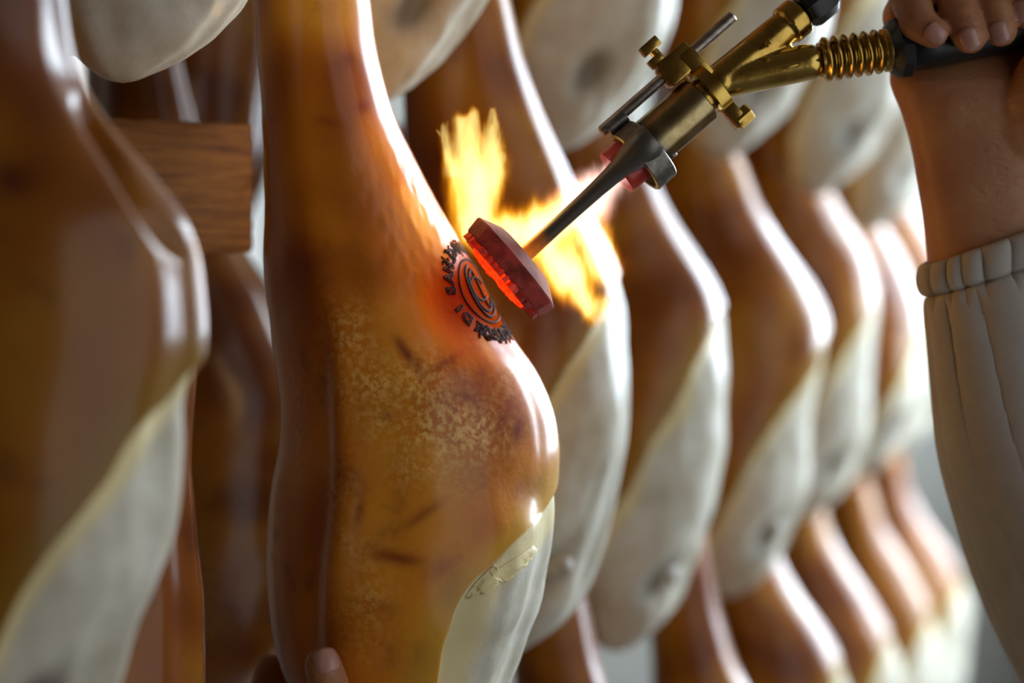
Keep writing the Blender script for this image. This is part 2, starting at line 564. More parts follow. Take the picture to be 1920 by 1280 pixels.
def ham(label, d, pxb, pyb, right=None, left=None, fatb=None, row='main', seed=1, scale=1.0, thick=0.068, nt=120, nz=150,
        detail=None, step=0.0035, bone=False, hollow=True, lipw=24, tone=0.56, flat=None, vtop=-1400, name='ham', group=None):
    """d distance of the ham from the lens; (pxb, pyb) its widest place on the right; right/left/fatb measured outlines"""
    S = CAMD / d * scale
    y0 = d - CAMD
    V1 = 722.0
    q = np.linspace(0, 1, nz)
    v = vtop + (V1 - vtop) * (1 - (1 - q) ** 1.35)
    py = pyb + v * S

    def outline(gv, gx, meas):
        base = pxb + spline(gv, gx, v) * S
        if meas:
            meas = [m for m in meas if (m[0] - pyb) / S <= 548]     # below that the end rounds off
        if meas:
            my = np.array([m[0] for m in meas], float)
            mx = np.array([m[1] for m in meas], float)
            gen = pxb + spline(gv, gx, (my - pyb) / S) * S
            off = np.concatenate([[0], mx - gen, [0]])
            oy = np.concatenate([[my[0] - 500*S], my, [my[-1] + 260*S]])
            base = base + spline(oy, off, py)
        return base

    xr = outline(GR_V, GR_X, right)
    xl = outline(GL_V, GL_X, left)
    if fatb:
        fy = [f[0] for f in fatb]
        fx = [f[1] for f in fatb]
        xf = spline(fy, fx, py)
        xf = np.where(py < fy[0], fx[0] + (fy[0] - py) * 1.2, xf)
    else:
        xf = pxb + spline(GF_V, GF_X, v) * S
        xf = np.where(v < GF_V[0], 1e5, xf)
    s = d / FPX
    xc = ((xr + xl) / 2 - 960) * s
    hw = (xr - xl) / 2 * s
    zz = EYE + (HOR - py) * s
    tcl = np.clip((v - (V1 - 180)) / 180, 0, 1)
    close = np.sqrt(np.maximum(1 - tcl ** 2, 0))
    ttop = np.clip(((vtop + 60) - v) / 60, 0, 1)
    close = close * np.sqrt(np.maximum(1 - ttop ** 2, 0))
    hw = np.maximum(hw * close, 1e-5)
    # half depth follows the girth, never thicker than the ham itself
    kth = spline([-1400, -900, -500, -200, 100, 400, 720], [0.40, 0.45, 0.60, 0.86, 1.0, 0.92, 0.60], v)
    ht = np.maximum(thick * scale * kth * close, 1e-5)
    sec = closed_curve(SECT, nt)
    an = np.arctan2(sec[:, 1], sec[:, 0])
    circ = np.stack([np.cos(an), np.sin(an)], 1)
    rb = 0.7 * sstep(-250, -700, v)[:, None, None]
    cs = sec[None] * (1 - rb) + circ[None] * rb                     # nz, nt, 2
    if flat:                                                        # rounder shoulder over part of the height
        fb = (sstep(flat[0] - 120, flat[0], v) * sstep(flat[1] + 130, flat[1], v))[:, None, None]
        cs = cs * (1 - fb) + closed_curve(SECT_FLAT, nt)[None] * fb
    P = np.zeros((nz, nt, 3))
    P[..., 0] = xc[:, None] + cs[..., 0] * hw[:, None]
    P[..., 1] = y0 - cs[..., 1] * ht[:, None]
    P[..., 2] = zz[:, None]
    du = np.roll(P, -1, 1) - np.roll(P, 1, 1)
    dv = np.gradient(P, axis=0)
    N = np.cross(du, dv)
    N /= np.maximum(np.linalg.norm(N, axis=2, keepdims=True), 1e-12)
    if (N[nz//2, :, 0] * cs[nz//2, :, 0]).sum() < 0: N = -N
    # measured across the ham: pixel x of each vertex as laid out flat
    PXv = 960 + P[..., 0] / s
    PYv = np.repeat(py[:, None], nt, 1)
    wob = waves(P * 1.0, 90, seed + 50) * 5 * S + waves(P, 260, seed + 51) * 2.2 * S
    df = (PXv - xf[:, None] + wob) / S                              # >0 inside the cut face, in outline units
    fat = sstep(-2, 9, df)
    edge = sstep(-95, -8, df) * (1 - fat)
    lip = sstep(-2, 6, df) * (1 - sstep(lipw, lipw * 2.1, df + waves(P, 120, seed + 9) * 9)) * sstep(-300, -150, v)[:, None]
    low = waves(P, 32, seed) * 0.0016 + waves(P, 85, seed + 7) * 0.0006
    disp = low * close[:, None] - fat * step
    bx, bv = pxb - 140 * S, 500.0
    rr = np.hypot((PXv - bx) / S, (v[:, None] - bv))
    front = (cs[..., 1] > 0)
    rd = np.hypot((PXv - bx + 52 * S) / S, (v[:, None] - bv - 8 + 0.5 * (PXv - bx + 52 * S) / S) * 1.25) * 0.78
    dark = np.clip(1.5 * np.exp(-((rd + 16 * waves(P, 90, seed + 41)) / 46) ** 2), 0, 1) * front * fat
    disp += (-0.004 * np.exp(-(rr / 95) ** 2) - 0.009 * np.exp(-(rd / 48) ** 2)) * fat * front * (1 if hollow else 0.15)
    disp += (waves(P * np.array([1, 1, 0.45]), 140, seed + 3) * 0.0008 + waves(P, 55, seed + 4) * 0.0016 + waves(P * np.array([1, 1, 0.6]), 330, seed + 5) * 0.00035) * fat * close[:, None]
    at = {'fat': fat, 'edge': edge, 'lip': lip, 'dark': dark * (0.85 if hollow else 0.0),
          'bruise': sstep(1.0, 1.9, waves(P, 70, seed + 20)) * 0.6,
          'burn': np.zeros_like(fat), 'scorch': np.zeros_like(fat),
          'mottle': np.clip(0.5 + 0.17 * waves(P, 70, seed + 60) + 0.09 * waves(P, 170, seed + 61), 0, 1), 'tone': np.full_like(fat, tone), 'pale': sstep(0.3, 1.6, waves(P, 30, seed + 30)) * 0.5}
    if detail: disp = disp + detail(P, PXv, PYv, v, at, cs)
    P = P + N * disp[..., None]
    V = P.reshape(-1, 3)
    idx = np.arange(nz * nt).reshape(nz, nt)
    a, b = idx[:-1], idx[1:]
    F = np.stack([a, np.roll(a, -1, 1), np.roll(b, -1, 1), b], -1).reshape(-1, 4)
    me = bpy.data.meshes.new('ham')
    me.vertices.add(len(V))
    cx, cz = float(xc[0]), float(zz[0])
    org = Vector((float(np.interp(0, v, xc)), y0, float(np.interp(0, v[:], zz))))
    me.vertices.foreach_set('co', V.ravel())
    me.loops.add(F.size)
    me.polygons.add(len(F))
    me.loops.foreach_set('vertex_index', F[:, ::-1].ravel().astype(np.int32))
    me.polygons.foreach_set('loop_start', np.arange(0, F.size, 4, dtype=np.int32))
    me.polygons.foreach_set('loop_total', np.full(len(F), 4, np.int32))
    for k, arr in at.items():
        at_ = me.attributes.new(k, 'FLOAT', 'POINT')
        at_.data.foreach_set('value', np.clip(arr, 0, 2).ravel().astype(np.float32))
    me.update(calc_edges=True)
    me.validate()
    r = root(name, org, label, 'ham', group)
    o = link('cured_leg', me, M_HAM, r)
    top = Vector((cx, y0, cz))
    HAM_TOPS.setdefault(row, []).append((top, r))
    if bone:
        i = int(np.argmin(np.abs(v - bv)))
        fr = [j for j in range(nt) if cs[i, j, 1] > 0]
        j = min(fr, key=lambda j: abs(PXv[i, j] - bx))
        c = Vector(P[i, j]) - Vector(N[i, j]) * 0.0045
        mb = MB().ball(c, 0.0095 * scale, (1.1, 0.85, 1.0))
        for vv in mb.v:
            vv += Vector([math.sin(vv.x*400 + vv.z*300) * 0.0009] * 3)
        mb.build('hip_bone', M_BONE, r)
    return r, o


MAIN = {}


def main_detail(P, X, Y, v, at, cs):
    """the marks of the ham that is being branded"""
    front = cs[..., 1] > -0.3
    br = np.zeros(X.shape)
    for (x, y, lx, ly, a, w) in [(772, 645, 36, 11, 55, 1), (795, 672, 20, 10, 70, .7), (850, 664, 34, 8, -30, .7), (905, 690, 8, 22, 0, .5), (968, 795, 10, 24, 8, 1),
                                 (945, 770, 12, 40, 25, .55), (690, 930, 9, 26, 10, .8), (800, 935, 45, 10, -35, .6), (760, 1010, 48, 12, 10, .8),
                                 (830, 1030, 30, 22, -30, .5), (850, 1075, 20, 34, 20, .7), (740, 1100, 22, 20, 0, .35), (800, 1200, 30, 60, 20, .5),
                                 (690, 205, 12, 12, 0, .8), (660, 120, 10, 14, 0, .6), (625, 235, 22, 9, 10, .5), (680, 400, 60, 24, 40, .35),
                                 (560, 480, 40, 60, 0, .5), (740, 760, 12, 10, 0, .5), (990, 900, 40, 30, 0, .5), (735, 480, 12, 30, 15, .5),
                                 (900, 870, 60, 40, 20, .35), (600, 1000, 40, 140, 0, .4), (880, 730, 30, 8, 20, .5)]:
        c, s_ = math.cos(math.radians(a)), math.sin(math.radians(a))
        dx, dy = X - x, Y - y
        ww = waves(P, 160, int(x)) * 0.25
        br = np.maximum(br, w * np.exp(-((c*dx + s_*dy) / lx) ** 2 - ((-s_*dx + c*dy) / ly) ** 2 + ww * 0.6))
    at['bruise'] = br * front
    at['mottle'] = np.clip(at['mottle'] + 0.16 * sstep(640, 760, X) * sstep(480, 640, Y), 0, 1)
    pale = np.zeros(X.shape)
    for (x, y, lx, ly, w) in [(690, 620, 70, 60, .8), (760, 700, 120, 60, 1), (850, 800, 100, 75, 1.2), (800, 850, 60, 35, 1), (720, 770, 60, 60, .7), (660, 1000, 40, 160, .5),
                              (700, 1080, 50, 100, .45), (960, 700, 40, 60, .4), (560, 780, 14, 130, .5), (625, 870, 16, 120, .5), (900, 640, 60, 30, .3)]:
        pale = np.maximum(pale, w * np.exp(-((X - x) / lx) ** 2 - ((Y - y) / ly) ** 2))
    at['pale'] = np.clip(pale, 0, 1) * front
    at['burn'] = np.clip(np.exp(-((X - 850) / 130) ** 2 - ((Y - 440) / 110) ** 2) * 1.1
                         + 0.5 * np.exp(-((X - 740) / 90) ** 2 - ((Y - 330) / 90) ** 2), 0, 1) * front
    sc_ = ((X - 905) * 0.867 - (Y - 545) * 0.5) / 70, ((X - 905) * 0.5 + (Y - 545) * 0.867) / 100
    at['scorch'] = sstep(1.5, 0.6, np.hypot(*sc_) + waves(P, 140, 9) * 0.12) * front
    # crease down the left of the front, soft dents
    d = -0.0020 * np.exp(-((X - 606 + waves(P, 60, 5)*8) / 26) ** 2) * sstep(520, 700, Y) * front
    d += 0.0012 * np.exp(-((X - 655 + waves(P, 60, 5)*8) / 34) ** 2) * sstep(520, 700, Y) * front
    d += -0.002 * np.exp(-((X - 640) / 40) ** 2 - ((Y - 1120) / 90) ** 2) * front
    d += -0.0025 * np.exp(-((X - 590) / 30) ** 2 - ((Y - 1050) / 200) ** 2) * front
    d += waves(P * np.array([1, 1, .35]), 420, 77) * 0.00014
    # the crisped wrinkles above the brand
    d += waves(P * np.array([1, 1, .5]), 900, 78) * 0.00010 * at['burn']
    return d


main_right = [(-80, 672), (0, 692), (70, 703), (140, 721), (200, 739), (260, 763), (340, 803), (420, 852), (500, 898), (570, 930), (640, 966), (690, 1000), (760, 1030),
              (830, 1041), (900, 1038), (960, 1036), (1020, 1031), (1080, 1024), (1120, 1022), (1150, 1015), (1180, 1002), (1230, 986), (1290, 966)]
main_left = [(-80, 476), (0, 482), (100, 489), (200, 495), (400, 500), (480, 497), (600, 505), (700, 512), (760, 516), (830, 513), (900, 501), (1000, 497), (1120, 505),
             (1220, 525), (1280, 545)]
main_fat = [(880, 1062), (925, 1034), (970, 985), (1010, 940), (1050, 892), (1100, 862), (1150, 845), (1200, 830), (1280, 812), (1400, 790), (1550, 760)]
R_MAIN, HAM_MAIN = ham('large glossy amber ham being branded, in sharp focus, with a thumb on it', 1.165, 1041, 830, main_right, main_left, main_fat,
                       row='main', seed=3, nt=420, nz=520, detail=main_detail, hollow=False, lipw=42, tone=1.04, flat=(-390, 30), thick=0.070, step=0.003)

near_right = [(-60, 132), (0, 142), (100, 160), (170, 186), (250, 235), (320, 290), (400, 342), (480, 366), (560, 375), (650, 379), (700, 373), (760, 363), (850, 360),
              (920, 356), (1000, 343), (1060, 328), (1120, 300), (1180, 268), (1230, 250), (1280, 235)]
def near_detail(P, X, Y, v, at, cs):
    front = cs[..., 1] > -0.2
    yy = np.clip(Y, 170, 480)
    xc_ = 176 + (yy - 190) * 0.58
    w_ = np.exp(-((X - xc_ - 6*waves(P, 60, 3)) / 13) ** 2) * sstep(165, 230, Y) * sstep(500, 440, Y)
    at['bruise'] = np.maximum(at['bruise'], np.exp(-((X - 60) / 70) ** 2 - ((Y - 340) / 40) ** 2) * front)
    return -0.005 * w_ * front


near_fat = [(650, 400), (690, 366), (740, 330), (800, 292), (900, 232), (1000, 152), (1130, 62), (1280, 8), (1400, -30)]
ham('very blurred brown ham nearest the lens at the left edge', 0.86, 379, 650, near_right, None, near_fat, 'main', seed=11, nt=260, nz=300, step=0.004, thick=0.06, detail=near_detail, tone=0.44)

rows = [
    ('ham hanging directly behind the branded one, its cut face pale with a dark bone hollow', 1.42, 1187, 667,
     [(0, 960), (100, 982), (200, 1015), (300, 1056), (400, 1102), (480, 1146), (560, 1178), (650, 1187), (750, 1188), (850, 1184), (950, 1165), (1050, 1138), (1120, 1100), (1180, 1050), (1220, 1005)],
     [(480, 1180), (560, 1140), (600, 1108), (700, 1050), (760, 1012), (850, 950), (950, 900), (1100, 840)]),
    ('second ham behind the branded one, below the burner tube', 1.68, 1368, 745,
     [(200, 1170), (280, 1205), (340, 1232), (420, 1275), (500, 1325), (580, 1360), (650, 1369), (750, 1367), (850, 1366), (920, 1357), (1000, 1334), (1060, 1310), (1130, 1268), (1190, 1218)],
     [(560, 1370), (600, 1338), (660, 1300), (740, 1260), (800, 1226), (850, 1196), (930, 1150), (1000, 1110), (1100, 1060)]),
    ('third ham behind the branded one, a broad white glint down its shank', 1.94, 1550, 706,
     [(200, 1345), (280, 1385), (320, 1405), (400, 1442), (500, 1500), (580, 1540), (640, 1552), (700, 1547), (760, 1536), (850, 1530), (920, 1522), (980, 1498), (1040, 1460), (1090, 1418)],
     [(600, 1565), (650, 1540), (720, 1500), (780, 1450), (840, 1410), (900, 1372), (960, 1335), (1050, 1290)]),
    ('fourth ham behind the branded one, below the brass hose nipple', 2.22, 1652, 615,
     [(200, 1494), (260, 1525), (340, 1552), (420, 1592), (500, 1635), (560, 1651), (640, 1650), (740, 1645), (820, 1634), (880, 1610), (930, 1570)],
     [(500, 1668), (560, 1645), (610, 1610), (650, 1580), (700, 1548), (760, 1508), (820, 1470), (900, 1430)]),
    ('fifth ham behind the branded one, a pale sliver beside the sleeve', 2.52, 1734, 586,
     [(300, 1592), (400, 1642), (480, 1690), (540, 1718), (600, 1733), (700, 1732), (780, 1722), (850, 1698)],
     [(560, 1742), (600, 1730), (660, 1700), (720, 1668), (780, 1630), (860, 1590)]),
    ('ham farthest down the middle row, mostly hidden by the wrist', 2.86, 1800, 570, None, None),
]
for i, (lab, d, bx, by, rt, fb) in enumerate(rows):
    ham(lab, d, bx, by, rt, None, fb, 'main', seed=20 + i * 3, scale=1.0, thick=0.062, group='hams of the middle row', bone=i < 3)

upper = [
    ('white lard-coated ham end hanging above the wooden beam', 1.07, 560, -594, [(-200, 556), (-100, 528), (-30, 500)], 0.052),
    ('pale ham end hanging above the flame, right of the branded shank', 1.30, 975, -414, [(0, 936), (50, 906), (100, 866), (150, 820), (185, 780)], 0.058),
    ('grey-white ham end with a dark bone hollow, behind the thin burner rod', 1.56, 1255, -221, [(100, 1246), (200, 1226), (250, 1196), (280, 1150)], 0.055),
    ('grey-white ham end hanging below the brass body of the burner', 1.82, 1550, -141, [(100, 1545), (200, 1530), (250, 1508), (285, 1470)], 0.055),
    ('grey-white ham end hanging just left of the bare wrist', 2.09, 1702, -17, [(150, 1700), (280, 1690), (330, 1660)], 0.055),
    ('farthest pale ham end of the upper row, behind the wrist', 2.38, 1785, 95, None, 0.055),
]
for i, (lab, d, bx, by, rt, th) in enumerate(upper):
    ham(lab, d, bx, by, rt, None, None, 'upper', seed=60 + i * 3, thick=th, group='hams of the upper row', step=0.003)

lower = [
    ('brown shank with a narrow white glint under the first ham behind', 1.55, 1363, 1765),
    ('brown shank under the second ham behind the branded one', 1.81, 1560, 1600),
    ('brown shank with a curved white glint under the third ham behind', 2.08, 1609, 1337),
    ('lower ham with a wide white glint under the fourth ham behind', 2.37, 1697, 1274),
    ('lower ham beside the lower sleeve, a grey-white glint on its shank', 2.69, 1770, 1215),
    ('farthest lower ham, pale cut face beside the lower sleeve', 3.02, 1822, 1150),
]
for i, (lab, d, bx, by) in enumerate(lower):
    ham(lab, d, bx, by, None, None, None, 'lower', seed=90 + i * 3, thick=0.055, group='hams of the lower row')

# hams hanging in the shade on the far side of the rack
ham('dark ham in shade between the blurred ham and the branded one', 1.52, 615, 800, None, None, [(1100, 760), (1400, 600)], 'back', seed=130, thick=0.06, hollow=False, tone=0.36)  # low tone: the shade it hangs in is put into the rind colour
ham('dark shank hanging above the wooden beam', 1.62, 535, 40, None, None, [(2000, 900), (2400, 900)], 'back', seed=134, thick=0.06, hollow=False, tone=0.36)  # its shade too is painted in by the low tone
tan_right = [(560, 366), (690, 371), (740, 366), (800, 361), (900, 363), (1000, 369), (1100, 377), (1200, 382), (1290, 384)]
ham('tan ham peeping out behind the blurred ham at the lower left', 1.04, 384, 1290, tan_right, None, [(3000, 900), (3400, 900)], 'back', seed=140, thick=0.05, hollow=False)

# cords and the beams the rows hang from
for row, tops in HAM_TOPS.items():
    ps = np.array([tuple(t) for t, _ in tops])
    zt = ps[:, 2].max() + 0.07
    y0, y1 = ps[:, 1].min() - 0.15, ps[:, 1].max() + 0.25
    if row == 'back':
        continue
    k, c = np.polyfit(ps[:, 1], ps[:, 0], 1)
    dirv = Vector((k, 1, 0)).normalized()
    if row == 'lower':
        c -= 0.16
        y0 = 0.58
    a, b = Vector((k*y0 + c, y0, zt + 0.035)), Vector((k*y1 + c, y1, zt + 0.035))
    m = MB().box((a + b) / 2, (b - a) / 2, dirv.cross(Vector((0, 0, 1))) * 0.03, (0, 0, 0.035), 0.003)
    o = m.build('rack_beam', M_WOOD, loc=(a + b) / 2, sharp=40)
    tag(o, {'main': 'long wooden rack beam carrying the middle row of hams', 'upper': 'long wooden rack beam carrying the upper row of hams',
            'lower': 'long wooden rack beam carrying the lower row of hams'}[row], 'beam')
    for t, r in tops:
        e = Vector((k*t.y + c, t.y, zt + 0.005))
        mid = (t + e) / 2
        pts = [t + Vector((0, 0, -0.03)), t + Vector((0.0, 0, 0.005)), mid, e]
        m = MB().tube(pts, 0.0025, 8)
        m.lathe(t + Vector((0, 0, -0.034)), (0, 0, 1), [(0, 0.0105), (0.002, 0.0125), (0.006, 0.0125), (0.008, 0.0105)], 20)
        m.build('cord', M_CORD, r)

# ------------------------------------------------------------------ wooden beam of the rack, left
pa, pb = W(205, 345, 0.09), W(475, 362, 0.17)
dx = (pb - pa)
dx.z = 0
dirv = dx.normalized()
nrm = dirv.cross(Vector((0, 0, 1)))
cz = (W(240, 222, 0.10).z + W(400, 475, 0.14).z) / 2
hz = (W(240, 222, 0.10).z - W(400, 475, 0.14).z) / 2
ctr = (pa + pb) / 2 - nrm * 0.012
ctr.z = cz
bm = bmesh.new()
NX, NZ = 60, 24
m = MB()
m.box(ctr, dx / 2, nrm * 0.012, (0, 0, hz), 0.0016)
me = m.mesh()
bm.from_mesh(me)
bmesh.ops.subdivide_edges(bm, edges=list(bm.edges), cuts=14, use_grid_fill=True)
rng = random.Random(5)
for vtx in bm.verts:
    q = vtx.co
    vtx.co.z += 0.0007 * math.sin(q.x * 300) * math.sin(q.x * 131 + 1) + rng.uniform(-1, 1) * 0.00025
    vtx.co += nrm * (0.0005 * math.sin(q.z * 700 + q.x * 30) + rng.uniform(-1, 1) * 0.0001)
bm.to_mesh(me)
bm.free()
o = link('wooden_beam', me, M_WOOD, None, True, ctr)
me.set_sharp_from_angle(angle=math.radians(40))
tag(o, 'short rough wooden beam between the blurred ham and the branded ham', 'beam')

# ------------------------------------------------------------------ projecting flat marks onto a curved surface
def bvh_of(o):
    me = o.data
    off = Vector(o.get('_base', (0, 0, 0)))
    return BVHTree.FromPolygons([v.co + off for v in me.vertices], [tuple(p.vertices) for p in me.polygons])


# ------------------------------------------------------------------ the burnt-in brand
bvh = bvh_of(HAM_MAIN)
bn = Vector((0.72, -0.56, 0.41)).normalized()
hit = bvh.ray_cast(Vector((0, -CAMD, EYE)), (W(900, 545, 0) - Vector((0, -CAMD, EYE))).normalized())
bc, bnorm = hit[0], hit[1]
e_up = (Vector((0, 0, 1)) - bn * bn.z).normalized()
e_rt = e_up.cross(bn).normalized()


def on_ham(u, w, h=0.0):
    o = bc + e_rt * u + e_up * w
    r = bvh.ray_cast(o + bn * 0.08, -bn)
    if r[0] is None: return None
    return r[0] + r[1] * h


mark = MB()


def glyph(ch, size, bevel=0.00042):
    cu = bpy.data.curves.new('g', 'FONT')
    cu.body = ch
    cu.size = size
    cu.align_x = 'CENTER'
    cu.fill_mode = 'NONE'
    cu.bevel_depth = bevel
    cu.bevel_resolution = 1
    cu.resolution_u = 4
    cu.offset = size * 0.03
    o = bpy.data.objects.new('g', cu)
    COL.objects.link(o)
    dg = bpy.context.evaluated_depsgraph_get()
    dg.update()
    me = bpy.data.meshes.new_from_object(o.evaluated_get(dg))
    bpy.data.objects.remove(o)
    vs = [v.co.copy() for v in me.vertices]
    fs = [tuple(p.vertices) for p in me.polygons]
    bpy.data.meshes.remove(me)
    return vs, fs


TEXT = 'DI SAN DANIELE PROSCIUTTO '
R_TXT = 0.0205
STEP = 2 * math.pi / sum(0.55 if ch == ' ' else 1.0 for ch in TEXT)
START = math.radians(180) + 2.55 * STEP
cache = {}
run = 0.0
for i, ch in enumerate(TEXT):
    an = START - run * STEP
    run += 0.55 if ch == ' ' else 1.0
    if ch == ' ': continue
    if ch not in cache: cache[ch] = glyph(ch, 0.0078)
    vs, fs = cache[ch]
    rad = Vector((math.cos(an), math.sin(an)))
    tan = Vector((math.sin(an), -math.cos(an)))
    out, ok = [], True
    for q in vs:
        p2 = rad * (R_TXT + q.y) + tan * q.x
        p = on_ham(p2.x, p2.y, q.z + 0.0001)
        if p is None or (p - bc).dot(bn) < -0.022: ok = False; break
        out.append(p)
    if ok: mark.add(out, fs)


def stroke(pts, rad):
    out = [on_ham(x, y, 0.0001) for x, y in pts]
    out = [p for p in out if p is not None]
    if len(out) > 2: mark.tube(out, rad, 6)


circ = [(0.0165*math.cos(t), 0.0165*math.sin(t)) for t in np.linspace(0, 6.28, 60)]
stroke(circ, 0.0006)
# a leg-of-ham motif: two nested curved outlines
for k, rr in ((1, 0.0135), (2, 0.0105)):
    stroke([(rr*math.cos(t)*(0.82 + 0.18*math.cos(t - 1)), rr*math.sin(t)) for t in np.linspace(1.9, 6.0, 40)], 0.0008)
stroke([(0.006*math.cos(t) - 0.001, 0.006*math.sin(t) + 0.001) for t in np.linspace(0.5, 5.6, 30)], 0.0007)
stroke([(-0.004 + 0.008*t, 0.010 - 0.016*t + 0.004*math.sin(t*6)) for t in np.linspace(0, 1, 20)], 0.0008)
# scorched crust where the letters have run together
rng = random.Random(3)
for a0, a1, cnt in ((100, 150, 60), (232, 318, 110)):
    for _ in range(cnt):
        an = math.radians(rng.uniform(a0, a1))
        r_ = rng.uniform(0.0198, 0.0275)
        x0, y0_ = r_*math.cos(an), r_*math.sin(an)
        dx_, dy_ = rng.uniform(-.0018, .0018), rng.uniform(-.0018, .0018)
        pts = [on_ham(x0 + dx_*t, y0_ + dy_*t + 0.0006*math.sin(5*t), 0.00005) for t in (0, .35, .7, 1)]
        if all(p is not None for p in pts): mark.tube(pts, rng.uniform(0.0003, 0.0007), 5)
bm_o = mark.build('brand_mark', M_CHAR, R_MAIN)
tag(bm_o, 'charred ring of branded letters')

# torn flap of cream fat along the edge of the rind
EYEP = Vector((0, -CAMD, EYE))


def seen(px, py, off):
    r_ = bvh.ray_cast(EYEP, (W(px, py, 0) - EYEP).normalized())
    return r_[0] + r_[1] * off if r_[0] is not None else W(px, py, 0)


M_SHRED = simple('torn_fat', (0.84, 0.72, 0.36), 0.5, 0, 0.12, 200, 0.3)
for A_, B_ in (([(893, 1108), (915, 1080), (940, 1060), (968, 1044), (1000, 1022)], [(903, 1112), (934, 1086), (946, 1091), (978, 1060), (1004, 1030)]),
               ([(872, 1118), (890, 1092), (912, 1070), (925, 1060)], [(880, 1122), (897, 1106), (918, 1080), (930, 1066)])):
    vs, fs = [], []
    K, Q = 26, 6
    tA = np.linspace(0, len(A_) - 1, K)
    rg = random.Random(len(A_))
    for t_ in tA:
        ax_, ay_ = np.interp(t_, range(len(A_)), [p[0] for p in A_]), np.interp(t_, range(len(A_)), [p[1] for p in A_])
        bx_, by_ = np.interp(t_, range(len(B_)), [p[0] for p in B_]), np.interp(t_, range(len(B_)), [p[1] for p in B_])
        jit = rg.uniform(-2.5, 2.5)
        for q in range(Q):
            f = q / (Q - 1)
            vs.append(seen(ax_*(1-f) + (bx_ + jit)*f, ay_*(1-f) + (by_ + jit)*f, 0.0003 + 0.0013 * f * f))
    for i in range(K - 1):
        for q in range(Q - 1):
            fs.append((i*Q + q, i*Q + q + 1, (i+1)*Q + q + 1, (i+1)*Q + q))
    o = link('torn_flap', me_from(vs, fs), M_SHRED, R_MAIN)
    sm = o.modifiers.new('thick', 'SOLIDIFY')
    sm.thickness = 0.0004

# ------------------------------------------------------------------ gas burner with branding iron
YT = -0.006
A_img = Vector((0.75, 0.0, 0.661))
ADV = Vector((0.742, 0.12, 0.654)).normalized()               # axis of burner and iron, pointing up to the hand
SIDE = Vector((0.661, 0, -0.75)).normalized()                  # down-right of the axis
SIDE = (SIDE - ADV * SIDE.dot(ADV)).normalized()
FRNT = SIDE.cross(ADV).normalized()
if FRNT.y > 0: FRNT = -FRNT                                     # towards the lens
mouth = W(1156, 324, YT)
T = root('branding_torch', mouth, 'brass gas burner clamped to a glowing round branding iron', 'torch')


def ax(t_px, side_px=0.0, front_px=0.0):
    return mouth + ADV * (t_px * PX) + SIDE * (side_px * PX) + FRNT * (front_px * PX)


# burner tube (hollow mouth)
L_B = 213
r = 47 * PX
m = MB()
m.lathe(ax(0), ADV, [(60*PX, r*0.80), (0, r*0.86), (-0.0002, r*0.97), (0.0006, r), (L_B*PX - 0.0006, r), (L_B*PX, r - 0.0006), (L_B*PX, r*0.5)], 64, caps=False)
m.lathe(ax(60), ADV, [(0, 0.0001), (0, r*0.8)], 64, caps=False)
o = m.build('burner_tube', None, T, sharp=35)
me = o.data
heat = me.attributes.new('hotness', 'FLOAT', 'POINT')
for i, vv in enumerate(me.vertices):
    heat.data[i].value = max(0.0, min(1.0, 1.0 - (vv.co.dot(ADV)) / (L_B * PX)))
# more vertices along the tube for the heat attribute
bm = bmesh.new()
bm.from_mesh(me)
long_e = [e for e in bm.edges if e.calc_length() > 0.03]
bmesh.ops.subdivide_edges(bm, edges=long_e, cuts=30)
bm.to_mesh(me)
bm.free()
me.set_sharp_from_angle(angle=math.radians(35))
me.materials.append(barrel_material(None, None, None))
# vent screw on the lower side of the tube
MB().lathe(ax(100, 44), SIDE, [(0, 0.0026), (0.0012, 0.0026), (0.0016, 0.002)], 20).build('screw', M_STEEL, T, sharp=35)
# brass neck
MB().lathe(ax(L_B - 8), ADV, [(0, 34*PX), (20*PX, 34*PX), (80*PX, 33*PX)], 48).build('neck', M_BRASS, T, sharp=35)

# collar of the iron around the tube mouth
m = MB()
m.ring(ax(38, 9), ADV, 0, 46*PX, 58*PX, 67*PX, 64)
o = m.build('collar', M_ROD, T, sharp=35)
# iron rod with flared root
c0 = ax(58, -4, 50)
hc_back = W(985, 478, -0.006)
rd = (c0 - hc_back)
Lr = rd.length
prof = [(-0.006, 15*PX), (0, 15.5*PX), (Lr*0.30, 14.5*PX), (Lr*0.62, 16*PX), (Lr*0.74, 18*PX), (Lr*0.84, 22*PX), (Lr*0.92, 28*PX), (Lr*0.98, 33*PX), (Lr*1.05, 35*PX), (Lr*1.10, 30*PX)]
prof = [(t, q) for t, q in prof]


def rod_material():
    t = NT('iron_rod')
    h = t.attr('hotness')
    n1 = t.noise(180, 5, 0.65, t.coords())
    hh = t.math('ADD', h, t.math('MULTIPLY', t.math('SUBTRACT', n1, 0.5), 0.35))
    col = t.mix(t.step(hh, 0.45, 0.9), (0.19, 0.18, 0.16), (0.45, 0.16, 0.03))
    col = t.mix(t.step(n1, 0.62, 0.75), col, (0.26, 0.2, 0.12))
    t.p(Base_Color=col, Metallic=0.8, Roughness=0.4, Emission_Color=(1, 0.25, 0.03), Emission_Strength=t.math('MULTIPLY', t.step(hh, 0.45, 1.1), 0.8))
    t.bump(n1, 0.25, 0.0006)
    return t.m


